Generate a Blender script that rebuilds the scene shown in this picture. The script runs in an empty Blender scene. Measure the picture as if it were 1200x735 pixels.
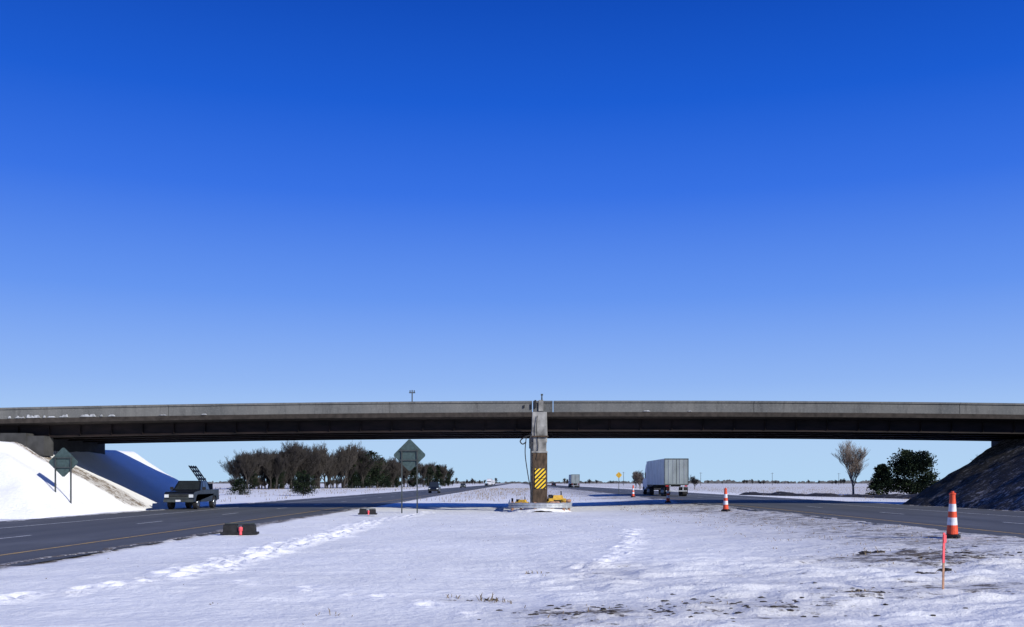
import bpy, math, random
import numpy as np
from mathutils import Vector, Matrix
random.seed(7); rng=np.random.default_rng(7)
sc=bpy.context.scene
sc.view_settings.view_transform='Standard'; sc.view_settings.look='None'; sc.view_settings.exposure=0
F=1150.0; EYE=1.75

# ---------------- materials ----------------
def newmat(name):
    m=bpy.data.materials.new(name); m.use_nodes=True
    nt=m.node_tree; b=nt.nodes['Principled BSDF']
    return m,nt,b
def pmat(name,col,rough=.7,metal=0,var=.15,scale=3.0,bump=0.0,spec=.3,stretch=(1,1,1)):
    m,nt,b=newmat(name)
    tc=nt.nodes.new('ShaderNodeTexCoord'); mp=nt.nodes.new('ShaderNodeMapping'); mp.inputs['Scale'].default_value=stretch
    nt.links.new(tc.outputs['Object'],mp.inputs[0])
    n=nt.nodes.new('ShaderNodeTexNoise'); n.inputs['Scale'].default_value=scale; n.inputs['Detail'].default_value=6
    nt.links.new(mp.outputs[0],n.inputs['Vector'])
    r=nt.nodes.new('ShaderNodeValToRGB')
    r.color_ramp.elements[0].position=.3; r.color_ramp.elements[1].position=.7
    r.color_ramp.elements[0].color=tuple(c*(1-var*1.6) if c*(1-var*1.6)>0 else 0 for c in col)+(1,)
    r.color_ramp.elements[1].color=tuple(min(1,c*(1+var)) for c in col)+(1,)
    nt.links.new(n.outputs['Fac'],r.inputs[0]); nt.links.new(r.outputs[0],b.inputs['Base Color'])
    b.inputs['Roughness'].default_value=rough; b.inputs['Metallic'].default_value=metal
    b.inputs['Specular IOR Level'].default_value=spec
    if bump>0:
        bp=nt.nodes.new('ShaderNodeBump'); bp.inputs['Strength'].default_value=bump; bp.inputs['Distance'].default_value=.05
        nt.links.new(n.outputs['Fac'],bp.inputs['Height']); nt.links.new(bp.outputs[0],b.inputs['Normal'])
    return m
def math_n(nt,op,a,b=None,clamp=False):
    n=nt.nodes.new('ShaderNodeMath'); n.operation=op; n.use_clamp=clamp
    for i,v in enumerate((a,b)):
        if v is None: continue
        if isinstance(v,(int,float)): n.inputs[i].default_value=v
        else: nt.links.new(v,n.inputs[i])
    return n.outputs[0]
def mixc(nt,f,a,b):
    n=nt.nodes.new('ShaderNodeMix'); n.data_type='RGBA'
    if isinstance(f,(int,float)): n.inputs[0].default_value=f
    else: nt.links.new(f,n.inputs[0])
    for i,v in ((6,a),(7,b)):
        if isinstance(v,tuple): n.inputs[i].default_value=v
        else: nt.links.new(v,n.inputs[i])
    return n.outputs[2]
def noise_n(nt,vec,scale,detail=5,rough=.55,stretch=None):
    if stretch:
        mp=nt.nodes.new('ShaderNodeMapping'); mp.inputs['Scale'].default_value=stretch
        nt.links.new(vec,mp.inputs[0]); vec=mp.outputs[0]
    n=nt.nodes.new('ShaderNodeTexNoise'); n.inputs['Scale'].default_value=scale; n.inputs['Detail'].default_value=detail
    n.inputs['Roughness'].default_value=rough
    nt.links.new(vec,n.inputs['Vector']); return n.outputs['Fac']

def ground_mat(name,snow=(.92,.925,.915),dirtA=(.06,.05,.042),dirtB=(.19,.165,.14),filmk=.6):
    m,nt,b=newmat(name)
    pos=nt.nodes.new('ShaderNodeTexCoord').outputs['Object']
    at=nt.nodes.new('ShaderNodeAttribute'); at.attribute_name='dirt'
    at2=nt.nodes.new('ShaderNodeAttribute'); at2.attribute_name='fresh'
    n1=noise_n(nt,pos,1.6,9,.70,(.8,1.1,1)); n2=noise_n(nt,pos,.25,5); n3=noise_n(nt,pos,14,6,.7)
    n4=noise_n(nt,pos,5,4); n5=noise_n(nt,pos,.9,5,.6,(1,.35,1)); n6=noise_n(nt,pos,4.5,5,.65,(.6,1.5,1))
    f=math_n(nt,'ADD',at.outputs['Fac'],math_n(nt,'MULTIPLY',math_n(nt,'SUBTRACT',n1,.5),1.4))
    f=math_n(nt,'ADD',f,math_n(nt,'MULTIPLY',math_n(nt,'SUBTRACT',n3,.5),.9))
    f=math_n(nt,'ADD',f,math_n(nt,'MULTIPLY',math_n(nt,'SUBTRACT',n6,.5),1.6))
    f=math_n(nt,'MULTIPLY',math_n(nt,'SUBTRACT',f,.56),4.0,True)
    dirt=mixc(nt,n4,dirtA+(1,),dirtB+(1,))
    s2=tuple(c*.88 for c in snow)
    sn=mixc(nt,math_n(nt,'MULTIPLY',math_n(nt,'SUBTRACT',n2,.35),2.6,True),s2+(1,),snow+(1,))
    sn=mixc(nt,math_n(nt,'MULTIPLY',math_n(nt,'SUBTRACT',n3,.54),1.5,True),sn,(.60,.61,.62,1))
    sn=mixc(nt,math_n(nt,'MULTIPLY',math_n(nt,'SUBTRACT',n5,.54),1.6,True),sn,(.66,.675,.68,1))
    fr=math_n(nt,'MULTIPLY',at2.outputs['Fac'],math_n(nt,'MULTIPLY',math_n(nt,'SUBTRACT',n4,.15),2.6,True))
    sn=mixc(nt,fr,sn,(.99,.99,.98,1))
    film=math_n(nt,'MULTIPLY',at.outputs['Fac'],filmk,True)
    sn=mixc(nt,film,sn,(.34,.31,.29,1))
    col=mixc(nt,f,sn,dirt)
    nt.links.new(col,b.inputs['Base Color']); b.inputs['Roughness'].default_value=.85
    b.inputs['Specular IOR Level'].default_value=.15
    bp=nt.nodes.new('ShaderNodeBump'); bp.inputs['Strength'].default_value=.6; bp.inputs['Distance'].default_value=.06
    nt.links.new(math_n(nt,'ADD',math_n(nt,'MULTIPLY',n3,.5),math_n(nt,'ADD',n4,n1)),bp.inputs['Height'])
    nt.links.new(bp.outputs[0],b.inputs['Normal'])
    return m
def asphalt_mat(name,base=.07):
    m,nt,b=newmat(name)
    pos=nt.nodes.new('ShaderNodeTexCoord').outputs['Object']
    a=noise_n(nt,pos,1,5,.6,(1.1,.02,1)); g=noise_n(nt,pos,30,4,.7); p=noise_n(nt,pos,.6,6,.65,(1,.25,1))
    c=mixc(nt,a,(base*.5,base*.56,base*.64,1),(base*1.85,base*1.92,base*1.98,1))
    c=mixc(nt,math_n(nt,'MULTIPLY',math_n(nt,'SUBTRACT',p,.52),2.5,True),c,(base*2.2,base*2.28,base*2.4,1))
    c=mixc(nt,math_n(nt,'MULTIPLY',g,.35),c,(base*.5,base*.5,base*.5,1))
    nt.links.new(c,b.inputs['Base Color']); b.inputs['Roughness'].default_value=.75
    b.inputs['Specular IOR Level'].default_value=.25
    bp=nt.nodes.new('ShaderNodeBump'); bp.inputs['Strength'].default_value=.3; bp.inputs['Distance'].default_value=.01
    nt.links.new(g,bp.inputs['Height']); nt.links.new(bp.outputs[0],b.inputs['Normal'])
    return m
def worn_paint(name,col):
    m,nt,b=newmat(name)
    pos=nt.nodes.new('ShaderNodeTexCoord').outputs['Object']
    a=noise_n(nt,pos,6,6,.7)
    c=mixc(nt,math_n(nt,'MULTIPLY',math_n(nt,'SUBTRACT',a,.42),4,True),col+(1,),(.12,.12,.12,1))
    nt.links.new(c,b.inputs['Base Color']); b.inputs['Roughness'].default_value=.6
    return m
def stripes_mat(name,ca,cb,period,sign=1):
    m,nt,b=newmat(name)
    pos=nt.nodes.new('ShaderNodeTexCoord').outputs['Object']
    s=nt.nodes.new('ShaderNodeSeparateXYZ'); nt.links.new(pos,s.inputs[0])
    v=math_n(nt,'ADD',math_n(nt,'MULTIPLY',s.outputs[0],sign),s.outputs[2])
    v=math_n(nt,'FRACT',math_n(nt,'DIVIDE',math_n(nt,'ADD',v,100),period))
    f=math_n(nt,'GREATER_THAN',v,.5)
    nt.links.new(mixc(nt,f,ca+(1,),cb+(1,)),b.inputs['Base Color']); b.inputs['Roughness'].default_value=.5
    return m
def parapet_mat(name):
    m,nt,b=newmat(name)
    pos=nt.nodes.new('ShaderNodeTexCoord').outputs['Object']
    a=noise_n(nt,pos,.35,5,.6,(1,1,.4)); v=noise_n(nt,pos,2.2,6,.7,(1.3,1,.25)); g=noise_n(nt,pos,9,5,.7)
    c=mixc(nt,math_n(nt,'MULTIPLY',math_n(nt,'SUBTRACT',a,.3),2.2,True),(.095,.10,.10,1),(.175,.172,.16,1))
    c=mixc(nt,math_n(nt,'MULTIPLY',math_n(nt,'SUBTRACT',v,.50),3,True),c,(.055,.055,.054,1))
    c=mixc(nt,math_n(nt,'MULTIPLY',math_n(nt,'SUBTRACT',g,.5),1.8,True),c,(.26,.25,.24,1))
    nt.links.new(c,b.inputs['Base Color']); b.inputs['Roughness'].default_value=.9; b.inputs['Specular IOR Level'].default_value=.15
    return m

M={}
M['snow']=ground_mat('snow_ground')
M['asph']=asphalt_mat('asphalt',.085)
M['white']=worn_paint('road_white',(.75,.75,.72)); M['yel']=worn_paint('road_yellow',(.65,.40,.06))
M['conc']=parapet_mat('concrete_parapet')
M['conc2']=pmat('concrete_light',(.25,.245,.23),.85,var=.4,scale=2,bump=.3)
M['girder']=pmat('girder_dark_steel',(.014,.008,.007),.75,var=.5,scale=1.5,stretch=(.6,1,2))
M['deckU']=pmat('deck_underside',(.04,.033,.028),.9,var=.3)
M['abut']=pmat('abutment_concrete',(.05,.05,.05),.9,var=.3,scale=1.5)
M['snowp']=pmat('snow_clump',(.36,.37,.38),.8,var=.3,bump=.4,scale=6)
M['jacket']=pmat('column_jacket_rust',(.075,.05,.032),.8,var=.4,scale=4,stretch=(2,2,.6))
M['steel']=pmat('galvanised_steel',(.5,.52,.54),.45,.6,var=.15,scale=5)
M['signback']=pmat('sign_back',(.05,.08,.08),.6,.1,var=.2,scale=6)
M['post']=pmat('sign_post',(.06,.07,.07),.6,.3,var=.2)
M['black']=pmat('black_rubber',(.018,.018,.02),.8,var=.3,scale=8)
M['orange']=pmat('orange_plastic',(.70,.08,.03),.5,var=.2,scale=8)
M['wband']=pmat('white_reflective',(.66,.66,.69),.4,var=.14,scale=8)
M['pink']=pmat('pink_paint',(.80,.10,.12),.7,var=.2,scale=12)
M['lath']=pmat('wood_lath',(.36,.20,.13),.8,var=.3,scale=20)
M['yellow']=pmat('yellow_paint',(.58,.35,.04),.5,var=.25,scale=5)
M['bark']=pmat('bark',(.046,.040,.036),.9,var=.35,scale=4)
M['bark2']=pmat('bark_pale',(.15,.12,.10),.9,var=.3,scale=4)
M['fol1']=pmat('conifer_needles_dark',(.009,.017,.010),.85,var=.5,scale=1.2,spec=.1)
M['fol2']=pmat('conifer_needles_light',(.024,.036,.017),.85,var=.4,scale=1.2,spec=.1)
M['navy']=pmat('dark_car_paint',(.008,.011,.020),.3,.1,var=.2,scale=3,spec=.5)
M['glass']=pmat('vehicle_glass',(.02,.025,.03),.08,0,var=.1,spec=.8)
M['chrome']=pmat('chrome',(.34,.35,.37),.3,.9,var=.05)
M['lens']=pmat('headlamp_lens',(.6,.63,.65),.15,0,var=.05,spec=.8)
M['redl']=pmat('red_lamp',(.4,.02,.02),.3,var=.1)
M['trail']=pmat('trailer_white_panel',(.25,.29,.30),.5,.1,var=.18,scale=1.2,stretch=(1,1,.4))
M['trailside']=pmat('trailer_side_panel',(.52,.55,.57),.4,.1,var=.14,scale=.8)
M['stripe']=stripes_mat('object_marker_stripes',(.85,.55,.02),(.012,.012,.012),.27,-1)
M['grass']=pmat('dry_grass_blades',(.22,.17,.11),.9,var=.4,scale=2)
M['clod']=pmat('frozen_soil',(.05,.042,.037),.95,var=.5,scale=9,bump=.6)
M['dist']=pmat('distant_wood',(.10,.10,.105),.95,var=.4,scale=.05)
M['cable']=pmat('cable_black',(.02,.02,.02),.6,var=.1)

# ---------------- mesh builder ----------------
class MB:
    def __init__(s): s.v=[];s.f=[];s.m=[];s.mats=[]
    def mi(s,k):
        if k not in s.mats: s.mats.append(k)
        return s.mats.index(k)
    def add(s,vs,fs,k):
        o=len(s.v); i=s.mi(k); s.v+= [tuple(v) for v in vs]
        for f in fs: s.f.append(tuple(o+a for a in f)); s.m.append(i)
    def box(s,c,d,k,tx=1,ty=1,rot=None):
        hx,hy,hz=d[0]/2,d[1]/2,d[2]/2
        vs=[]
        for z,qx,qy in((-hz,1,1),(hz,tx,ty)):
            for x,y in((-1,-1),(1,-1),(1,1),(-1,1)):
                p=Vector((x*hx*qx,y*hy*qy,z))
                if rot: p=rot@p
                vs.append((c[0]+p.x,c[1]+p.y,c[2]+p.z))
        s.add(vs,[(3,2,1,0),(4,5,6,7),(0,1,5,4),(1,2,6,5),(2,3,7,6),(3,0,4,7)],k)
    def prism(s,prof,x0,x1,k):   # profile in (y,z)
        n=len(prof)
        vs=[(x0,y,z) for y,z in prof]+[(x1,y,z) for y,z in prof]
        fs=[tuple(range(n)),tuple(range(2*n-1,n-1,-1))]+[(i,i+n,(i+1)%n+n,(i+1)%n) for i in range(n)]
        s.add(vs,fs,k)
    def tube(s,p0,p1,r0,r1,n,k,cap=True):
        p0=Vector(p0);p1=Vector(p1); d=(p1-p0)
        if d.length<1e-6:return
        d.normalize(); a=d.orthogonal().normalized(); b=d.cross(a)
        vs=[]
        for p,r in((p0,r0),(p1,r1)):
            for i in range(n):
                t=2*math.pi*i/n; vs.append(p+a*math.cos(t)*r+b*math.sin(t)*r)
        fs=[(i,(i+1)%n,(i+1)%n+n,i+n) for i in range(n)]
        if cap: fs+=[tuple(range(n-1,-1,-1)),tuple(range(n,2*n))]
        s.add(vs,fs,k)
    def lathe(s,prof,n,k,c=(0,0,0)):  # (r,z)
        vs=[];fs=[]
        for r,z in prof:
            for i in range(n):
                t=2*math.pi*i/n; vs.append((c[0]+r*math.cos(t),c[1]+r*math.sin(t),c[2]+z))
        for j in range(len(prof)-1):
            for i in range(n): fs.append((j*n+i,j*n+(i+1)%n,(j+1)*n+(i+1)%n,(j+1)*n+i))
        s.add(vs,fs,k)
    def obj(s,name,loc=(0,0,0),rotz=0,parent=None,bevel=0,smooth=False,scale=1):
        me=bpy.data.meshes.new(name); me.from_pydata(s.v,[],s.f)
        for k in s.mats: me.materials.append(M[k])
        me.polygons.foreach_set('material_index',s.m)
        if smooth: me.polygons.foreach_set('use_smooth',[True]*len(s.f))
        me.update()
        o=bpy.data.objects.new(name,me); sc.collection.objects.link(o)
        o.location=loc; o.rotation_euler=(0,0,rotz); o.scale=(scale,)*3
        if parent: o.parent=parent
        if bevel>0:
            b=o.modifiers.new('bev','BEVEL'); b.width=bevel; b.segments=2; b.limit_method='ANGLE'; b.angle_limit=.6
        return o
def empty(name,loc=(0,0,0)):
    e=bpy.data.objects.new(name,None); sc.collection.objects.link(e); e.location=loc; e.empty_display_size=.5; return e

# ---------------- numpy noise ----------------
def vnoise(x,y,seed=0):
    xi=np.floor(x).astype(np.int64); yi=np.floor(y).astype(np.int64)
    fx=x-xi; fy=y-yi; fx=fx*fx*(3-2*fx); fy=fy*fy*(3-2*fy)
    def h(a,b):
        n=(a*374761393+b*668265263+seed*982451653)&0xffffffff
        n=((n^(n>>13))*1274126177)&0xffffffff
        n=(n^(n>>16))&0xffff
        return n/65535.0
    return (h(xi,yi)*(1-fx)+h(xi+1,yi)*fx)*(1-fy)+(h(xi,yi+1)*(1-fx)+h(xi+1,yi+1)*fx)*fy
def fbm(x,y,sc_,oct=4,seed=0):
    r=0;a=1;t=0;f=1/sc_
    for i in range(oct):
        r=r+a*vnoise(x*f,y*f,seed+i*17); t+=a; a*=.5; f*=2.03
    return r/t-.5
def sstep(a,b,x):
    t=np.clip((x-a)/(b-a),0,1); return t*t*(3-2*t)

LX0,LX1=-23.0,-11.0; RX0,RX1=13.1,25.4; RZ=.3
def base_z(x,y):
    return np.interp(x,[-9000,-200,-40,-26,LX0,LX1,-8,0,6,11.5,RX0,RX1,28,45,200,9000],
                       [0,0,-.1,-.12,0,0,-.02,-.02,.08,.26,RZ,RZ,.15,0,0,0])
def ground(x,y):
    z=base_z(x,y)
    far=1/(1+np.maximum(y-60,0)/80)
    n=fbm(x,y,6,4,1)*.16+fbm(x*.7,y*1.6,1.3,3,5)*.06+fbm(x,y,.4,2,9)*.022
    z=z+n*far
    crust=sstep(-1.5,1.2,x+fbm(x,y,3,2,77)*3)*(1-sstep(17,26,y+fbm(x,y,4,2,78)*6))
    z=z+crust*np.maximum(fbm(x*.6,y*1.6,.5,3,31),-.05)*.26
    fresh=np.zeros_like(z)
    for (path,amp) in TRAILS:
        for (fx,fy,w) in path:
            d2=((x-fx)/w)**2+((y-fy)/(w*1.5))**2
            m=d2<9
            g=np.exp(-d2[m]*1.6)
            ring=np.exp(-(np.sqrt(d2[m])-1.5)**2*3)
            z[m]-=amp*g; z[m]+=amp*.45*ring
            fresh[m]=np.maximum(fresh[m],np.clip(g*.6+ring*.9,0,1)*.95)
    j=fbm(x,y,1.1,4,44)*1.0
    for a,b,rz in((LX0,LX1,0.),(RX0,RX1,RZ)):
        ed=np.minimum(x-a,b-x)+j
        t=sstep(-.15,.25,ed)
        z=np.where(ed>-.3,np.maximum(z,rz+.012)*(1-t)+(rz-.06)*t,z)
        z=np.where((x>a+.9)&(x<b-.9),rz-.08,z)
    d=np.zeros_like(z)
    wv=fbm(x,y,9,3,70); w2=fbm(x*.5,y*1.4,1.6,3,71)
    d=np.maximum(d,.62*sstep(4.0,10.5,x+wv*6)*(1-sstep(26,27,x))*sstep(16,26,y+wv*6))
    d=np.maximum(d,.75*sstep(12.2,13.1,x)*(1-sstep(25.8,27,x)))
    d=np.maximum(d,.8*(1-sstep(.25,.8,np.abs(x-LX1-.15+j*.3))))
    d=np.maximum(d,.5*(1-sstep(.3,1.5,np.abs(x-LX0))))
    for cx,cy,rx,ry,am in((1.1,13.0,1.5,1.5,.70),(3.2,13.4,2.2,1.4,.64),(5.7,14.5,2,2,.48),(8.8,20.5,3.0,2.6,.78),(10.5,24.5,2.5,2.5,.64),(7.2,15.5,1.8,1.6,.55),(-.6,15.2,.9,.4,.55),(-.2,31,1.2,1.5,.4),(1.8,19,1.0,3,.40),(4.5,17,3,1.5,.42),(1.5,62,3.0,3.5,.50)):
        d=np.maximum(d,(am+w2*.5)*np.exp(-(((x-cx)/rx)**2+((y-cy)/ry)**2)))
    field=sstep(70,110,y)*sstep(30,40,x)
    d=np.maximum(d,.47*field)
    d=np.maximum(d,.34*sstep(100,220,y)*(1-sstep(-34,-28,x)))
    d=np.maximum(d,.42*sstep(90,150,y)*sstep(-11,-9,x)*(1-sstep(11,13,x)))
    return z,d,fresh
def mk_trail(pts,step,w,off,seed):
    r=random.Random(seed); out=[]; k=0
    for (a,b) in zip(pts[:-1],pts[1:]):
        L=math.dist(a,b); n=max(1,int(L/step))
        for i in range(n):
            t=i/n; k+=1
            out.append((a[0]+(b[0]-a[0])*t+(off if k%2 else -off)+r.uniform(-.14,.14),a[1]+(b[1]-a[1])*t+r.uniform(-.18,.18),w*r.uniform(.6,1.3)))
    return out
TRAILS=[(mk_trail([(-9,13.6),(-7.9,15),(-6.7,16.4),(-6.1,20),(-6.4,24),(-6.1,31),(-6.6,44),(-5.4,60)],.40,.14,.18,1),.105),
        (mk_trail([(-6.2,19),(-6.6,26),(-6.2,33),(-6.9,44)],.5,.14,.38,2),.095),
        (mk_trail([(1.3,18.4),(1.5,20),(2.4,23),(3.1,27),(3.5,30),(4.2,36)],.5,.12,.13,3),.08),
        (mk_trail([(-4.9,17.5),(-3.2,16),(-1.6,15),(-.5,13)],.6,.10,.12,4),.06)]

def grid_obj(name,xs,ys,fn,mat,keep=None):
    X,Y=np.meshgrid(xs,ys); sh=X.shape
    z,d,fr=fn(X.ravel().astype(float),Y.ravel().astype(float))
    nx,ny=len(xs),len(ys)
    co=np.stack([X.ravel(),Y.ravel(),z],1)
    idx=np.arange(nx*ny).reshape(ny,nx)
    q=np.stack([idx[:-1,:-1],idx[:-1,1:],idx[1:,1:],idx[1:,:-1]],-1).reshape(-1,4)
    if keep is not None:
        k=keep(z)[q].any(axis=1); q=q[k]
    me=bpy.data.meshes.new(name)
    me.vertices.add(len(co)); me.vertices.foreach_set('co',co.ravel())
    me.loops.add(q.size); me.loops.foreach_set('vertex_index',q.ravel())
    me.polygons.add(len(q)); me.polygons.foreach_set('loop_start',np.arange(0,q.size,4)); 
    me.polygons.foreach_set('loop_total',np.full(len(q),4))
    me.update(calc_edges=True); me.polygons.foreach_set('use_smooth',[True]*len(q))
    for nm,arr in(('dirt',d),('fresh',fr)):
        a=me.attributes.new(nm,'FLOAT','POINT'); a.data.foreach_set('value',arr.astype(np.float32))
    me.materials.append(mat); me.validate()
    o=bpy.data.objects.new(name,me); sc.collection.objects.link(o); return o
def geo(a,b,first,r):
    out=[a];s=first
    while out[-1]<b: out.append(out[-1]+s); s*=r
    return out
xs=np.array(sorted(set(np.round([-v for v in geo(60,8000,2,1.25)]+list(np.arange(-59,-26,1))+list(np.arange(-26,-22,.25))+list(np.arange(-22,-12.3,1))
   +list(np.arange(-12.3,14.2,.11))+list(np.arange(14.5,24.3,1))+list(np.arange(24.4,27,.22))+list(np.arange(27,60,1))+geo(60,8000,2,1.25),3))))
ys=np.array(sorted(set(np.round([-400,-100,-30,-8,0,4,8]+list(np.arange(10,36,.1))+list(np.arange(36,92,.3))+geo(92,8000,.6,1.07),3))))
grid_obj('snow_ground',xs,ys,ground,M['snow'])

# ---------------- roads ----------------
def road(name,x0,x1,z):
    b=MB(); b.add([(x0,-300,z),(x1,-300,z),(x1,7000,z),(x0,7000,z)],[(0,1,2,3)],'asph'); return b.obj(name)
road('highway_road',LX0-.5,LX1+.5,0.0); road('highway_road',RX0-.5,RX1+.5,RZ)
def lines(name,x,z,w,k,dash=None,y0=-40,y1=900):
    b=MB()
    if dash is None:
        y=y0
        while y<y1:
            b.add([(x-w/2,y,z),(x+w/2,y,z),(x+w/2,y+20,z),(x-w/2,y+20,z)],[(0,1,2,3)],k); y+=20
    else:
        y=y0
        while y<y1:
            b.add([(x-w/2,y,z),(x+w/2,y,z),(x+w/2,y+3.05,z),(x-w/2,y+3.05,z)],[(0,1,2,3)],k); y+=12.2
    b.obj(name)
lines('yellow_edge_line',-12.45,.005,.13,'yel'); lines('white_lane_dashes',-16.2,.005,.13,'white',1,y0=-43.5); lines('white_edge_line',-19.9,.005,.13,'white')
lines('yellow_edge_line',14.3,RZ+.005,.13,'yel'); lines('white_lane_dashes',17.95,RZ+.005,.13,'white',1); lines('white_edge_line',21.6,RZ+.005,.13,'white')

# ---------------- embankments ----------------
def emb_left(x,y):
    toe=-24.9-.42*np.maximum(0,y-81)
    end=(toe-x)/1.5; near=(y-51.5)/1.9; far=6-(y-84)/2.5
    cap=4.4+np.clip((-38-x)/6,0,1)*1.2
    h=np.minimum(np.minimum(end,near),np.minimum(far,cap))-.12
    h=h+fbm(x,y,3,4,3)*.35*np.clip(h+1,0,1)
    d=np.zeros_like(h)+.05
    c=y+h*.9   # bare strip below the bridge edge
    under=sstep(64.6,65.4,c+fbm(x,y,2,3,8)*2)*(1-sstep(66.8,68.2,c+fbm(x,y,2,3,9)*3))*(h>.05)
    d=np.maximum(d,.70*under)
    d=np.maximum(d,.25*sstep(66,68,y)*(1-sstep(73,76,y)))
    return h,d,np.clip(.9-d*3,0,1)*.6
def emb_right(x,y):
    lim=66+(x-25.6)*.3
    end=(x-25.7)/1.85; far=(lim-y)/1.2+ (x-25.7)/1.85
    near=(y-20)/2.2; cap=4.6+np.clip((x-38)/6,0,1)*1.2
    h=np.minimum(np.minimum(end,near),np.minimum(far,cap))+.2
    h=h+fbm(x,y,3,5,13)*.45*np.clip(h+.8,0,1)+fbm(x,y,.8,3,14)*.12
    d=np.full_like(h,.86)+fbm(x,y,5,3,15)*.4  # heavy soil cover, also carrying the painted shade over the whole slope
    return h,d,np.zeros_like(h)
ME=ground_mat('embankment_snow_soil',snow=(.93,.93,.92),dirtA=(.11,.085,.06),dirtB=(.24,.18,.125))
ME2=ground_mat('embankment_soil_and_shade',snow=(.40,.42,.46),dirtA=(.025,.025,.027),dirtB=(.065,.062,.062),filmk=.8)  # dark soil; the right slope's blue shade is mixed into soil and snow colours
grid_obj('snowy_embankment',np.arange(-75,-22,.35),np.arange(46,112,.35),emb_left,ME,keep=lambda z:z>-.35)
grid_obj('bare_shaded_embankment',np.arange(23,75,.3),np.arange(18,82,.3),emb_right,ME2,keep=lambda z:z>-.1)

# ---------------- overpass ----------------
br=empty('highway_overpass')
NY0,NY1=62.0,74.0; TOP=6.93
def cz(x): return -.00028*x*x+.0042*x
def sweep(name,prof,k,x0=-50,x1=50,n=50,gaps=()):
    b=MB()
    xsb=np.linspace(x0,x1,n+1)
    m=len(prof); vs=[];fs=[]
    for x in xsb:
        for (y,z) in prof: vs.append((x,y,z+cz(x)))
    for i in range(n):
        for j in range(m):
            a=i*m+j;c=i*m+(j+1)%m; fs.append((a,c,c+m,a+m))
    fs+=[tuple(range(m-1,-1,-1)),tuple(range(n*m,n*m+m))]
    b.add(vs,fs,k); return b.obj(name,parent=br)
D0=TOP-.78
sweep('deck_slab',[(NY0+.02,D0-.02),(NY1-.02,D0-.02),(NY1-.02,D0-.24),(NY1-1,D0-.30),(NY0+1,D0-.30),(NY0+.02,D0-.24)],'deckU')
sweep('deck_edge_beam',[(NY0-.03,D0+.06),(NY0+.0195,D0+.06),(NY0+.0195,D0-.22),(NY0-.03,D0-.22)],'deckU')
for nm,s,y in(('near_parapet',1,NY0),('far_parapet',-1,NY1)):
    segs=[(-50,-36),(-35.97,-22),(-21.97,-8),(-7.97,1.0),(1.06,2.3),(2.36,15),(15.03,28),(28.03,50)]
    for a,c in segs:
        sweep(nm+'_segment',[(y,TOP-.71 if s>0 else TOP-.78),(y+s*.02,TOP-.14),(y-s*.05,TOP-.12),(y-s*.05,TOP),(y+s*.30,TOP),(y+s*.30,D0-.015),(y,D0-.015)],'conc',a,c,max(2,int((c-a)/2)))
gy=[NY0+1.15+i*2.42 for i in range(5)]
for i,y in enumerate(gy):
    t=D0-.30; bt=5.05-0.0
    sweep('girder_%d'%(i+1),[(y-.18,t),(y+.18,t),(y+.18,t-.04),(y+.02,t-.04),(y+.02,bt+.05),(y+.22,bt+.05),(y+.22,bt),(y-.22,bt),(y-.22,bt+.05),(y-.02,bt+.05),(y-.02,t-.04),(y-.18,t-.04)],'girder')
b=MB()
for x in np.arange(-48,48,2.0):
    b.box((x,gy[0]-.09,5.5+cz(x)),(.02,.14,.66),'girder')
for x in np.arange(-45,46,7.5):
    for y in gy[:-1]: b.box((x,y+1.21,5.45+cz(x)),(.06,2.3,.5),'girder')
b.obj('stiffeners_and_diaphragms',parent=br)
b=MB()
for i in range(26):
    x=random.choice([random.uniform(-34,-26),random.uniform(-33,-20),random.uniform(-30,20)])
    w=random.uniform(.15,.6); h=random.uniform(.08,.22) if x<-24 else random.uniform(.04,.08)
    zz=TOP+cz(x)-.69
    b.box((x,NY0-.045,zz+h/2),(w,.10,h),'snowp',tx=.5,ty=.6)
b.obj('snow_clumps',parent=br,bevel=.03)
# pier
PX=1.46
b=MB()
b.box((PX,61.1,2.2),(.82,.85,4.9),'conc2'); 
b.box((PX-.02,61.15,5.40),(.98,.80,1.5),'conc2',tx=.92)
b.box((PX,61.1,1.75),(.92,.95,3.7),'jacket')
b.box((PX-.02,61.1,3.66),(1.0,1.02,.12),'conc2')
b.box((PX,61.0,4.62),(1.04,1.0,.08),'jacket')
b.obj('pier_front_column',parent=br,bevel=.03)
b=MB()
for y in(64.5,68,71.5): b.tube((PX,y,-.3),(PX,y,4.4),.45,.45,20,'conc2')
b.box((PX,68,4.68),(1.0,11.5,.7),'conc2')
b.obj('pier_rear_columns_and_cap',parent=br,bevel=.02)
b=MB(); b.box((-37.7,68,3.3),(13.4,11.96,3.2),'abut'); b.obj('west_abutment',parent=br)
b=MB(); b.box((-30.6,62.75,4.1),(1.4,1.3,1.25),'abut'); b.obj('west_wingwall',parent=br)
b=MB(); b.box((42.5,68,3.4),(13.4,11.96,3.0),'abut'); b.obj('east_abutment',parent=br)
b=MB(); b.box((1.56,NY0-.055,TOP-.3),(.30,.08,.7),'conc2'); b.box((1.2,NY0-.07,TOP-.2),(.12,.06,.5),'cable'); b.tube((1.62,NY0+.1,TOP),(1.62,NY0+.1,TOP+.36),.05,.04,8,'post'); b.box((1.62,NY0+.1,TOP+.40),(.14,.10,.10),'post')
for x,s in((.95,.35),(.5,.2)): b.box((x,NY0-.06,TOP-.35),(.06,.05,s),'cable')
b.obj('joint_hardware',parent=br)
b=MB()
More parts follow.
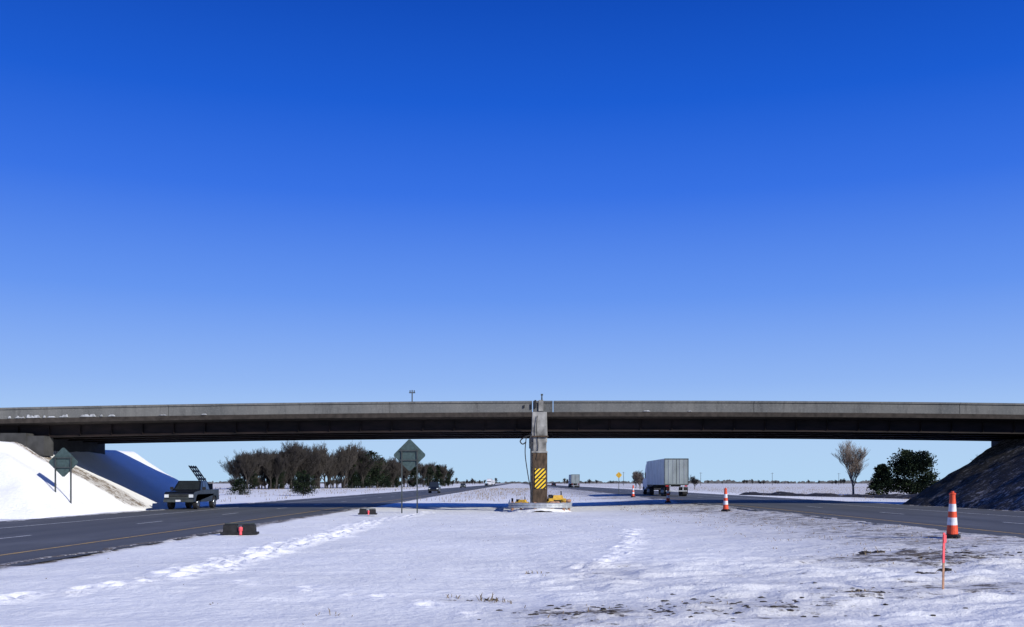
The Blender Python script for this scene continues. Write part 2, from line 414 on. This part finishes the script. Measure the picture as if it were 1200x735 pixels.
def cable(pts,r):
    P=[Vector(p) for p in pts]; out=[]
    for i in range(len(P)-1):
        p0=P[max(i-1,0)];p1=P[i];p2=P[i+1];p3=P[min(i+2,len(P)-1)]
        for k in range(8):
            t=k/8; out.append(.5*((2*p1)+(-p0+p2)*t+(2*p0-5*p1+4*p2-p3)*t*t+(-p0+3*p1-3*p2+p3)*t**3))
    out.append(P[-1])
    for a,c in zip(out[:-1],out[1:]): b.tube(a,c,r,r,6,'cable',False)
cable([(1.0,60.9,4.75),(.55,60.8,4.6),(.25,60.8,4.35),(.4,60.8,4.15),(.62,60.8,4.3)],.04)
cable([(.62,60.8,4.6),(.55,60.8,3.6),(.7,60.8,2.4),(.9,60.7,1.3),(1.0,60.6,.8)],.03)
cable([(1.3,60.68,5.9),(1.25,60.62,5.0),(1.35,60.62,4.0),(1.2,60.62,3.2)],.022)
b.obj('hanging_cables',parent=br)
o=MB(); 
for i,zc in enumerate((2.33,1.70)):
    o.box((0,0,zc),(.66,.03,.60),'stripe')
    o.box((0,.03,zc),(.10,.03,.66),'steel')
o.obj('object_marker_sign',loc=(PX+.02,60.58,0))
g=MB()
def wbeam(path,z):
    prof=[(-.02,-.16),(.05,-.10),(.05,-.06),(-.01,0),(.05,.06),(.05,.10),(-.02,.16)]
    rings=[]
    for i,p in enumerate(path):
        a=Vector(path[max(i-1,0)]);c=Vector(path[min(i+1,len(path)-1)]); t=(c-a).normalized(); nrm=Vector((t.y,-t.x))
        rings.append([(p[0]+nrm.x*o_,p[1]+nrm.y*o_,z+zz) for o_,zz in prof])
    vs=[v for r in rings for v in r]; n=len(prof); fs=[]
    for i in range(len(rings)-1):
        for j in range(n-1): fs.append((i*n+j,i*n+j+1,(i+1)*n+j+1,(i+1)*n+j))
    g.add(vs,fs,'steel')
path=[(-.45,74),(-.45,60.6)]+[(1.46-1.92*math.cos(t),60.0-1.6*math.sin(t)) for t in np.linspace(.12,math.pi-.12,17)]+[(3.38,60.6),(3.38,74)]
wbeam(path,.40)
for i in range(0,len(path),3):
    p=path[i]; q=(PX+(p[0]-PX)*.92,max(p[1],58.4)+.12); g.box((q[0],q[1],.2),(.15,.15,.8),'lath')
g.obj('guardrail')
def pump(loc,s=1,rz=0):
    b=MB(); b.box((0,0,.30),(.95,.55,.34),'yellow'); b.box((.05,0,.55),(.60,.42,.18),'yellow',tx=.8,ty=.8)
    b.box((-.34,0,.56),(.18,.3,.22),'black'); b.tube((.25,0,.6),(.25,0,.86),.035,.035,8,'black'); 
    for x in(-.35,.35):
        for y in(-.3,.3): b.tube((x,y-.03,.13),(x,y+.03,.13),.13,.13,14,'black')
    b.tube((-.46,-.22,.5),(-.46,.22,.5),.02,.02,6,'steel'); b.tube((.48,-.2,.3),(.8,-.2,.45),.02,.02,6,'steel'); b.tube((.48,.2,.3),(.8,.2,.45),.02,.02,6,'steel')
    b.box((0,-.285,.3),(.4,.02,.18),'black')
    b.obj('portable_generator',loc=loc,rotz=rz,bevel=.02,scale=s)
pump((2.5,60.9,.25),1.15,.15); pump((.35,60.9,.2),.8,-.4)
b=MB()
for i in range(9):
    x=2.1+random.uniform(-.1,1.1); 
    b.lathe([(0.001,-.09),(.16,-.08),(.22,0),(.16,.08),(.001,.09)],10,'yellow' if i%4==0 else 'lath',(x,60.0+random.uniform(-.5,.3),.44+.11*(i%3)))
b.obj('sandbag_pile',smooth=True)
def pile(x,y):
    d=np.sqrt(((x-1.46)/1.9)**2+((y-60.2)/2.2)**2)
    return .42*np.clip(1.0-d**3,-.3,1)+fbm(x,y,.7,3,6)*.22,np.full_like(x,.2),np.zeros_like(x)
grid_obj('snow_pile',np.arange(-.6,3.6,.1),np.arange(58.2,64,.1),pile,M['snow'],keep=lambda z:z>0)

b=MB(); b.tube((0,0,-.2),(0,0,2.45),.05,.04,8,'post'); b.box((0,0,2.25),(.45,.05,.06),'post'); b.box((-.15,0,2.35),(.07,.07,.16),'post'); b.box((.15,0,2.35),(.07,.07,.16),'post')
b.obj('antenna_mast',loc=(-7.65,72.5-.4,6.12))

# ---------------- signs ----------------
def diamond(name,loc,diag,h,face,two=True,rz=0):
    b=MB(); r=diag/2; c=.06
    pts=[(c,-r+c),(r-c,-c),(r-c,c),(c,r-c),(-c,r-c),(-r+c,c),(-r+c,-c),(-c,-r+c)]
    vs=[(x,-.004,z+h) for x,z in pts]+[(x,.004,z+h) for x,z in pts]; n=8
    b.add(vs,[tuple(range(n)),tuple(range(2*n-1,n-1,-1))]+[(i,(i+1)%n,(i+1)%n+n,i+n) for i in range(n)],face)
    px=[-.45,.45] if two else [0]
    for x in px: b.box((x,-.045 if face=='signback' else .045,(h+r*.35)/2-.2),(.07,.07,h+r*.35+.4),'post')
    if two:
        for z in(h-.3,h+.25): b.box((0,-.09 if face=='signback' else .09,z),(1.1,.03,.06),'post')
    b.obj(name,loc=loc,rotz=rz)
diamond('warning_sign',(-6.25,57.5,.05),1.95,3.33,'signback')
diamond('warning_sign',(-26.3,57.0,-.15),1.8,3.1,'signback')
diamond('warning_sign',(13.8,132,.2),.9,2.6,'yellow',False)

# ---------------- channelizer cones ----------------
def cone(loc,tilt=0):
    b=MB(); 
    b.box((0,0,.04),(.36,.36,.08),'black'); b.box((0,0,.10),(.32,.32,.05),'black',tx=.8,ty=.8)
    bands=[(.12,.36,'orange'),(.36,.56,'wband'),(.56,.72,'orange'),(.72,.92,'wband'),(.92,1.16,'orange')]
    R=lambda z:.155-.085*(z/1.16)
    for a,c,k in bands: b.lathe([(R(a),a),(R(c),c)],20,k)
    b.lathe([(R(1.16),1.16),(.085,1.17),(.085,1.20),(.04,1.215),(.04,1.25),(.001,1.255)],20,'orange')
    o=b.obj('traffic_cone',loc=loc); o.rotation_euler=(random.uniform(-.03,.03),tilt,random.uniform(0,3))
for x,y,t in((11.55,26,-.06),(11.1,52,.0),(11.6,75,.02),(11.9,100,0)):
    cone((x,y,float(ground(np.array([x]),np.array([float(y)]))[0][0])),t)
b=MB(); b.box((0,0,.22),(.035,.012,.62),'lath'); b.box((0,0,.76),(.037,.014,.46),'pink'); b.box((.012,-.01,.9),(.05,.006,.12),'pink')
o=b.obj('survey_stake',loc=(6.5,14.95,.0)); o.rotation_euler=(0,.02,.3)
def bbase(loc,s,rz):
    b=MB()
    b.box((-.30,0,.17),(.48,.42,.34),'black',tx=.92,ty=.85); b.box((.30,.02,.165),(.46,.42,.33),'black',tx=.92,ty=.85)
    b.box((0,0,.05),(1.22,.5,.08),'black'); b.tube((-.5,0,.37),(.5,0,.37),.03,.03,8,'post')
    b.box((0,-.18,.16),(.10,.06,.3),'post'); b.lathe([(.07,0),(.07,.12),(.001,.14)],12,'pink',(.06,-.24,.14)); b.tube((.06,-.24,0),(.06,-.24,.15),.05,.05,10,'pink')
    b.obj('barricade_base',loc=loc,rotz=rz,bevel=.02,scale=s)
bbase((-9.35,33.2,0),1,.12); bbase((-8.1,53.5,.02),.85,.1)

def blob(b,c,r,k,seed):
    rr=random.Random(seed); n=7; vs=[];fs=[]
    for j in range(5):
        ph=math.pi*j/4
        for i in range(n):
            t=2*math.pi*i/n+.3*j; q=r*rr.uniform(.55,1.25)
            vs.append((c[0]+q*math.sin(ph)*math.cos(t)*1.6,c[1]+q*math.sin(ph)*math.sin(t),c[2]+q*math.cos(ph)*.45))
    for j in range(4):
        for i in range(n): fs.append((j*n+i,j*n+(i+1)%n,(j+1)*n+(i+1)%n,(j+1)*n+i))
    b.add(vs,fs,k)
def gz1(x,y): return float(ground(np.array([float(x)]),np.array([float(y)]))[0][0])
b=MB(); i=0
for cx,cy,sx,sy,n,r in((1.2,13.4,1.3,1.1,70,.026),(3.2,13.6,1.8,1.2,70,.026),(5.3,15.0,.3,.15,16,.055),(7.4,17.6,.15,.1,5,.06),(8.0,22.3,.3,.2,10,.07),(9.4,20.5,2,1.5,60,.03),(-.6,15.3,.5,.25,10,.03),(.35,19.3,.2,.1,5,.04),(4.6,15.2,2,1.2,30,.022),(7.8,18.2,.15,.15,4,.08)):
    for _ in range(n):
        x=random.gauss(cx,sx*.6);y=random.gauss(cy,sy*.6); rr=r*random.uniform(.4,1.6)
        i+=1; blob(b,(x,y,gz1(x,y)),rr,'clod',i)
b.obj('frozen_soil_clods')
b=MB()
def blades(cx,cy,n,spread,h,lean=.6):
    z=gz1(cx,cy)-.02
    for _ in range(n):
        x=cx+random.gauss(0,spread);y=cy+random.gauss(0,spread); hh=h*random.uniform(.4,1.2); a=random.uniform(0,6.28); l=hh*random.uniform(.1,lean)*1.6
        w=random.uniform(.004,.008)*(1+cy/40)
        dx,dy=math.cos(a),math.sin(a)
        b.add([(x-w,y,z),(x+w,y,z),(x+dx*l*.5+w*.7,y+dy*l*.5,z+hh*.7),(x+dx*l*.5-w*.7,y+dy*l*.5,z+hh*.7),(x+dx*l,y+dy*l,z+hh*.9)],[(0,1,2,3),(3,2,4)],'grass')
for cx,cy,n,s,h in((-.45,15.2,14,.10,.15),(-.2,15.1,10,.14,.12),(-1.0,15.6,8,.1,.08),(5.4,15.0,24,.15,.10),(5.2,14.8,10,.2,.08),(7.6,17.5,14,.12,.1),(.35,19.3,8,.1,.08),(8.2,22.3,14,.2,.1),(-2.5,13.4,8,.2,.08),(1.2,13.4,22,.5,.06),(3.4,14.2,24,.7,.06)):
    blades(cx,cy,n,s,h)
for _ in range(260):
    cx=random.uniform(6.5,12.6);cy=random.uniform(18,70); blades(cx,cy,4,.12,.07)
for _ in range(120):
    blades(random.uniform(-9.5,8),random.uniform(12,50),2,.06,.04)
b.obj('dry_grass')
b=MB()
def tuft(cx,cy,h,n):
    for _ in range(n):
        x=cx+random.gauss(0,.5);y=cy+random.gauss(0,.5);hh=h*random.uniform(.4,1.2);w=.02+cy*.0001
        l=random.uniform(-.3,.3)*hh
        b.add([(x-w,y,-.1),(x+w,y,-.1),(x+l,y+.1,hh)],[(0,1,2)],'grass')
for _ in range(2600):
    y=random.uniform(85,420); x=random.uniform(29,29+y*.6); tuft(x,y,.28,3)
for _ in range(700):
    y=random.uniform(95,420); x=random.uniform(-60-y*.25,-26); tuft(x,y,.3,3)
for _ in range(500):
    y=random.uniform(90,300); x=random.uniform(-9,12); tuft(x,y,.35,3)
b.obj('field_stubble')
def berm(x,y):
    t=np.clip(((x-31)*13+(y-132)*-26)/(13*13+26*26),0,1); dx=x-(31+13*t); dy=y-(132-26*t); d=np.sqrt(dx*dx+dy*dy)
    return .95*np.exp(-(d/1.1)**2)*(.7+fbm(x,y,3,3,4)*.9)-.12,np.full_like(x,.95),np.zeros_like(x)
grid_obj('soil_berm',np.arange(27,49,.35),np.arange(100,137,.35),berm,ME2,keep=lambda z:z>-.05)

# ---------------- vehicles ----------------
def arc(cy,cz_,r,n=9): return [(cy+r*math.cos(math.pi-math.pi*i/(n-1)),cz_+r*math.sin(math.pi*i/(n-1))) for i in range(n)]
def wheels(b,ys,x,r=.38,w=.25):
    for y in ys:
        for s in(-1,1):
            b.tube((s*(x-w),y,r),(s*x,y,r),r,r,20,'black'); b.tube((s*(x-.02),y,r),(s*(x+.012),y,r),r*.55,r*.5,14,'chrome'); b.tube((s*x,y,r),(s*(x+.03),y,r),r*.15,r*.12,8,'black')
def pickup(loc,rz=0):
    b=MB()
    prof=[(-2.72,.52),(-2.25,.50)]+arc(-1.78,.50,.50)+[(-1.2,.48),(1.2,.48)]+arc(1.72,.50,.50)+[(2.3,.55),(2.75,.6),(2.75,.88),(.82,.88),(.80,1.28),(-1.25,1.26),(-2.45,1.16),(-2.70,1.06)]
    b.prism(prof,-.97,.97,'navy')
    for s in(-1,1): 
        b.box((s*.925,1.79,1.08),(.085,1.9,.44),'navy')
    b.box((0,2.72,1.07),(1.8,.06,.42),'navy'); b.box((0,2.78,.66),(1.9,.12,.16),'chrome')
    zb,zt=1.25,1.90
    v=[(-.93,-1.22,zb),(.93,-1.22,zb),(.93,.80,zb),(-.93,.80,zb),(-.76,-.52,zt),(.76,-.52,zt),(.76,.62,zt),(-.76,.62,zt)]
    b.add(v,[(3,2,1,0),(4,5,6,7),(0,1,5,4),(1,2,6,5),(2,3,7,6),(3,0,4,7)],'navy')
    def lerp4(q,u,w,off):
        a,c,d,e=[Vector(v[i]) for i in q]
        p=(a*(1-u)+c*u)*(1-w)+(e*(1-u)+d*u)*w; return p+off
    def pane(q,u0,u1,w0,w1,off):
        off=Vector(off); b.add([lerp4(q,u0,w0,off),lerp4(q,u1,w0,off),lerp4(q,u1,w1,off),lerp4(q,u0,w1,off)],[(0,1,2,3)],'glass')
    pane((0,1,5,4),.06,.94,.08,.90,(0,-.012,.008))
    for u in((.22,.55),(.59,.93)):
        pane((1,2,6,5),u[0],u[1],.1,.88,(.012,0,.004)); pane((0,3,7,4),u[0],u[1],.1,.88,(-.012,0,.004))
    pane((3,2,6,7),.08,.92,.15,.85,(0,.012,.004))
    b.box((0,-2.73,.86),(1.30,.05,.28),'post'); b.box((0,-2.76,.86),(1.18,.03,.07),'black'); b.box((0,-2.76,.96),(1.18,.03,.05),'black')
    for s in(-1,1): b.box((s*.80,-2.725,.89),(.28,.06,.20),'lens'); b.box((s*1.08,-.95,1.38),(.20,.10,.20),'black'); b.box((s*.88,2.765,1.05),(.14,.04,.35),'redl')
    b.box((0,-2.80,.58),(1.92,.16,.18),'post'); b.box((0,-2.89,.58),(.32,.02,.12),'wband')
    wheels(b,(-1.78,1.72),.95,.42)
    R=Matrix.Rotation(math.radians(-35),3,'Y')
    for i in range(6):
        p=R@Vector((0,0,-.85+.34*i)); b.box((p.x-.0,1.6,2.15+p.z),(.07,1.5,.10),'post',rot=R)
    for y in(.9,1.35,1.85,2.3): b.box((-.0,y,2.15),(.07,.07,1.95),'post',rot=R)
    b.box((.25,1.6,1.45),(.9,1.2,.5),'black'); b.tube((.45,1.1,1.2),(.2,1.1,2.1),.03,.03,6,'steel'); b.tube((.45,2.1,1.2),(.2,2.1,2.1),.03,.03,6,'steel')
    b.obj('pickup_truck',loc=loc,rotz=rz,bevel=.025)
pickup((-22.1,67.0,.0),0.0)
def suv(name,loc,k='navy',rz=0,h=1.75):
    b=MB()
    prof=[(-2.3,.38),(-1.9,.38)]+arc(-1.45,.38,.42)+[(-1,.34),(1,.34)]+arc(1.45,.38,.42)+[(1.95,.4),(2.35,.45),(2.38,1.0),(2.2,1.08),(-1.1,1.08),(-2.1,.95),(-2.32,.8)]
    b.prism(prof,-.9,.9,k); b.box((0,.62,1.08+(h-1.08)/2),(1.7,3.2,h-1.08),'glass',tx=.82,ty=.72); b.box((0,.62,h+.01),(1.42,2.34,.06),k)
    for s in(-1,1):
        b.box((s*.68,-2.29,.78),(.3,.08,.16),'lens'); b.box((s*.8,2.37,.9),(.16,.06,.3),'redl')
        for y in(-.35,.75,1.9): b.box((s*.79,y,1.35),(.05,.08,h-1.12),k)
    b.box((0,-2.33,.48),(1.7,.1,.18),'black'); wheels(b,(-1.45,1.45),.89,.35)
    b.obj(name,loc=loc,rotz=rz,bevel=.03)
suv('suv',(-14.0,168,0),h=1.9); suv('car',(-17.9,330,0),'post',0,1.5); suv('car',(-14.2,470,0),'navy',0,1.5); suv('car',(16,420,RZ),'navy',math.pi,1.5)
suv('car',(-17.8,620,0),'redl',0,1.5)
def semi(loc,rz=0,trail='trail'):
    b=MB()
    W=2.58; L=14.6
    b.box((0,L/2,2.66),(W,L,2.84),'trailside')
    b.box((0,-.02,2.66),(W-.1,.05,2.66),trail)
    for x in(-1.27,1.27): b.box((x,-.035,2.66),(.07,.08,2.84),'post')
    b.box((0,-.035,4.04),(W,.08,.10),'post'); b.box((0,-.035,1.27),(W,.1,.12),'post'); b.box((0,-.05,2.66),(.035,.03,2.6),'black')
    for x in(-.85,-.35,.35,.85): b.tube((x,-.07,1.4),(x,-.07,3.95),.02,.02,6,'steel')
    for x in(-.9,-.3,.3,.9): b.box((x,-.06,4.04),(.14,.03,.05),'redl')
    for y in np.arange(.6,L,1.2):
        for s in(-1,1): b.box((s*(W/2+.008),y,2.66),(.02,.05,2.74),'trail')
    b.box((0,-.05,.58),(2.3,.1,.12),'steel'); 
    for x in(-.7,.7): b.box((x,-.05,.9),(.1,.1,.6),'steel')
    for x in(-1.0,1.0): b.box((x,.35,.62),(.6,.03,.75),'black'); b.box((x*1.02,-.08,1.12),(.3,.05,.14),'redl')
    b.box((0,L/2,1.15),(1.1,L-1,.2),'black')
    for y in(1.2,2.5,12.6,13.9,17.8):
        for s in(-1,1): b.tube((s*.72,y,.5),(s*1.27,y,.5),.5,.5,18,'black'); b.tube((s*1.25,y,.5),(s*1.29,y,.5),.24,.2,12,'steel')
    b.box((0,15.2,.95),(1.1,7,.25),'black'); b.prism([(14.9,1.0),(14.9,3.7),(15.3,3.9),(16.2,3.5),(16.9,2.7),(17.1,2.1),(18.7,1.9),(18.9,1.6),(18.9,.6),(17.1,.6)],-1.2,1.2,'wband')
    for s in(-1,1): b.box((s*1.206,16.2,2.4),(.01,.9,.7),'glass'); b.tube((s*1.15,14.85,.9),(s*1.15,14.85,4.0),.07,.07,10,'chrome'); b.box((s*1.42,17.0,2.4),(.12,.15,.6),'chrome')
    b.box((0,17.0,2.45),(2.1,.1,.5),'glass'); b.box((0,18.95,.7),(2.4,.12,.35),'chrome')
    b.obj('semi_truck',loc=loc,rotz=rz,bevel=.02)
semi((17.3,106,RZ)); semi((18.4,305,RZ)); semi((-15,560,0),math.pi); semi((-19,820,0),math.pi)

# ---------------- trees ----------------
def bare_tree_mesh(name,H,seed,bark='bark',spread=.55,depth=5,minr=.018,up=.25):
    r=random.Random(seed); b=MB()
    def br_(p,d,L,rad,lev):
        segs=3 if lev>0 else 5
        pts=[p]; dd=d.copy()
        for i in range(segs):
            dd=(dd+Vector((r.uniform(-1,1),r.uniform(-1,1),r.uniform(-.3,.7)))*.16).normalized()
            q=pts[-1]+dd*L/segs
            r0=max(minr,rad*(1-i/segs*.55)); r1=max(minr,rad*(1-(i+1)/segs*.55))
            b.tube(pts[-1],q,r0,r1,6 if lev==0 else (4 if lev<3 else 3),bark,False); pts.append(q)
            if lev<depth and (i>=1 or lev>0):
                for _ in range(2 if lev in(0,1,2) else (2 if r.random()<.55 else 1)):
                    a=r.uniform(0,6.28); side=Vector((math.cos(a),math.sin(a),0))
                    nd=(dd*r.uniform(.6,1.0)+side*r.uniform(.5,1.0)*spread*1.5+Vector((0,0,up))).normalized()
                    br_(q,nd,L*r.uniform(.52,.74),rad*(1-(i+1)/segs*.5)*.58,lev+1)
    br_(Vector((0,0,-.2)),Vector((0,0,1)),H*.42,H*.022,0)
    zs=max(v[2] for v in b.v); s=H/zs
    b.v=[(x*s,y*s,z*s) for x,y,z in b.v]
    me=bpy.data.meshes.new(name); me.from_pydata(b.v,[],b.f); me.materials.append(M[bark]); me.update(); return me
def conifer_mesh(name,H,W,seed,n=3500,rounded=False,leaf=.22):
    r=random.Random(seed); b=MB()
    b.tube((0,0,-.2),(0,0,H*.9),H*.025,.03,8,'bark',False)
    nl=80 if rounded else 100
    limbs=[]
    for i in range(nl):
        h=r.uniform(.04,.97); a=r.uniform(0,6.28)
        R=(W/2)*((math.sqrt(max(0,1-((h-.36)/.66)**2))) if rounded else (1-h)**.75)*r.uniform(.6,1.12)+.12
        p0=Vector((0,0,h*H*.92)); d=Vector((math.cos(a),math.sin(a),.25 if rounded else .0))
        p1=p0+d*R; limbs.append((p0,p1,R)); b.tube(p0,p1,.035,.01,3,'bark',False)
    per=n//nl
    for p0,p1,R in limbs:
        k='fol1' if r.random()<.68 else 'fol2'
        cl=.12*R+.08
        for _ in range(per):
            t=r.uniform(.1,1.03)**.7
            gs=[max(-1.7,min(1.7,r.gauss(0,1))) for _ in range(3)]
            c=p0.lerp(p1,t)+Vector((gs[0]*cl,gs[1]*cl,gs[2]*cl*.8))
            d=((p1-p0).normalized()+Vector((r.uniform(-1,1),r.uniform(-1,1),r.uniform(-.6,.9)))*.9).normalized(); s=leaf*r.uniform(.5,1.3)
            u=d.orthogonal().normalized(); u.rotate(Matrix.Rotation(r.uniform(0,6.28),3,d))
            b.add([c-u*s*.28,c+d*s*.5+u*s*.1,c+d*s,c+d*s*.4-u*s*.45],[(0,1,2,3)],k)
    me=bpy.data.meshes.new(name); me.from_pydata(b.v,[],b.f)
    for k in b.mats: me.materials.append(M[k])
    me.polygons.foreach_set('material_index',b.m); me.update(); return me
def inst(name,me,loc,s=1,rz=None,parent=None,sz=None):
    o=bpy.data.objects.new(name,me); sc.collection.objects.link(o); o.location=loc; o.scale=(s,s,s*(sz or 1))
    o.rotation_euler=(0,0,random.uniform(0,6.28) if rz is None else rz)
    if parent: o.parent=parent
    return o
bt=[bare_tree_mesh('bare_tree_mesh_%d'%i,12,100+i,'bark',[.55,.42,.5,.38][i],5,.018,[.25,.4,.3,.45][i]) for i in range(4)]
con=[conifer_mesh('conifer_mesh_%d'%i,10,6.5,200+i,4200,i%2==0,.45) for i in range(2)]
row=empty('distant_tree_row')
def rowpos(q):
    t=(q-286)/245.; x0=-80+t*42; return x0,-x0*1150/(605-q)
for i in range(115):
    q=random.uniform(292,526); x0,y=rowpos(q)
    Hp=np.interp(q,[286,300,322,345,368,386,396,415,432,450,475,500,522,535],[40,50,47,58,55,40,54,56,40,36,37,31,26,14])
    s=Hp*y/1150/12*random.choice([random.uniform(.86,1.04),random.uniform(.6,.95)])
    inst('bare_tree',random.choice(bt),(x0+random.uniform(-3,3),y+random.uniform(-12,16),-.1),s,parent=row)
for (q,hp) in((420,34),(431,40),(440,44),(449,36),(456,30),(466,28),(505,24),(515,27),(524,20),(338,26),(488,24),(365,22),(310,22)):
    x0,y=rowpos(q)
    inst('conifer',random.choice(con),(x0,y-14,-.1),hp*y/1150/10,parent=row)
for i in range(80):
    q=random.uniform(286,532); x0,y=rowpos(q)
    inst('shrub',random.choice(bt),(x0,y+random.uniform(-12,6),-.1),random.uniform(.22,.48),parent=row,sz=.8)
far=empty('distant_tree_line')
for i in range(120):
    y=random.uniform(900,1500); x=random.uniform(-240,-30) if i<60 else random.uniform(20,760)
    inst('bare_tree',random.choice(bt),(x,y,-.5),random.uniform(.35,.9) if i<60 else random.uniform(.3,.65),parent=far)
b=MB()
for i in range(2600):
    x=random.uniform(-2500,2500); y=2600+random.uniform(-150,150)
    dens=float(fbm(np.array([x]),np.array([0.]),260,3,5)[0])+.5
    if random.random()>dens*1.5: continue
    h=random.uniform(2,5+9*dens*dens); w=random.uniform(3,9); z=-1
    b.add([(x-w,y,z),(x+w,y,z),(x+w*.8,y,h*.7),(x+w*.2,y,h),(x-w*.6,y,h*.8)],[(0,1,2,3,4)],'dist')
b.obj('distant_woodland')
small=conifer_mesh('evergreen_shrub_mesh',3,3.2,301,4200,True,.2)
sm2=conifer_mesh('evergreen_small_mesh',2.7,3.6,305,3600,False,.2)
inst('evergreen_tree',small,(-31,143,-.1),1.05); inst('evergreen_tree',sm2,(-42.3,150,-.1),1.0)
inst('evergreen_tree',conifer_mesh('pine_mesh_a',6.9,6.6,310,13000,True,.34),(57,141,-.2),1.0)
inst('evergreen_tree',conifer_mesh('pine_mesh_b',5.0,4.2,312,8000,False,.32),(52.2,140,-.2),1.0)
inst('bare_tree',bare_tree_mesh('bare_tree_big',8.6,402,'bark2',.5,5,.010,.32),(50.5,147,-.1),1.0)
inst('bare_tree',bare_tree_mesh('bare_tree_s1',5.0,403,'bark2',.5,4,.02),(31.5,250,-.1),1.0)
inst('bare_tree',bt[1],(36.5,300,-.1),.5); inst('bare_tree',bt[2],(42,330,-.1),.45); inst('bare_tree',bt[0],(50,275,-.1),.36)
inst('bare_tree',bt[3],(66,140,-.1),.5); inst('bare_tree',bt[2],(69,137,-.1),.42); inst('bare_tree',bt[1],(63,133,0),.33)
def upole(loc):
    b=MB(); b.tube((0,0,-.3),(0,0,9),.16,.11,8,'bark',False); b.box((0,0,8.4),(2.2,.1,.12),'bark')
    for x in(-1,-.4,.4,1): b.tube((x,0,8.4),(x,0,8.65),.05,.04,6,'wband')
    b.obj('utility_pole',loc=loc)
for i in range(6): upole((70+i*55,640+i*25,0))

# ---------------- sun & sky ----------------
S=Vector((.68,-.61,.405)).normalized()
sl=bpy.data.lights.new('sun','SUN'); sl.energy=5.0; sl.angle=math.radians(.5); sl.color=(1,.97,.89)
so=bpy.data.objects.new('sun',sl); sc.collection.objects.link(so); so.rotation_euler=S.to_track_quat('Z','Y').to_euler()
w=bpy.data.worlds.new('World'); sc.world=w; w.use_nodes=True; nt=w.node_tree
bg=nt.nodes['Background']; bg.inputs['Strength'].default_value=.1
sky=nt.nodes.new('ShaderNodeTexSky'); sky.sky_type='NISHITA'; sky.sun_disc=False
sky.sun_elevation=math.asin(S.z); sky.sun_rotation=math.atan2(S.x,S.y)
tc=nt.nodes.new('ShaderNodeTexCoord'); sp=nt.nodes.new('ShaderNodeSeparateXYZ'); nt.links.new(tc.outputs['Generated'],sp.inputs[0])
rp=nt.nodes.new('ShaderNodeValToRGB'); nt.links.new(sp.outputs[2],rp.inputs[0])
cr=rp.color_ramp
stops=[(0,(.46,.68,.92)),(.045,(.43,.63,.92)),(.10,(.28,.47,.91)),(.184,(.125,.30,.88)),(.28,(.034,.165,.79)),(.36,(.006,.105,.66)),(.44,(.001,.068,.50)),(1,(.005,.04,.24))]
cr.elements[0].position=0; cr.elements[0].color=stops[0][1]+(1,); cr.elements[1].position=1; cr.elements[1].color=stops[-1][1]+(1,)
for p,c in stops[1:-1]:
    e=cr.elements.new(p); e.color=c+(1,)
vm=nt.nodes.new('ShaderNodeVectorMath'); vm.operation='SCALE'; vm.inputs['Scale'].default_value=10; nt.links.new(rp.outputs[0],vm.inputs[0])
mx=mixc(nt,.04,vm.outputs[0],sky.outputs[0]); nt.links.new(mx,bg.inputs['Color'])

# ---------------- camera ----------------
cd=bpy.data.cameras.new('camera'); cam=bpy.data.objects.new('camera',cd); sc.collection.objects.link(cam)
cam.location=(0,0,EYE); cam.rotation_euler=(math.radians(90),0,0)
cd.sensor_width=36; cd.lens=36*F/1200; cd.shift_y=(566-367.5)/1200; cd.shift_x=-5/1200
cd.clip_end=20000; cd.clip_start=.1; sc.camera=cam
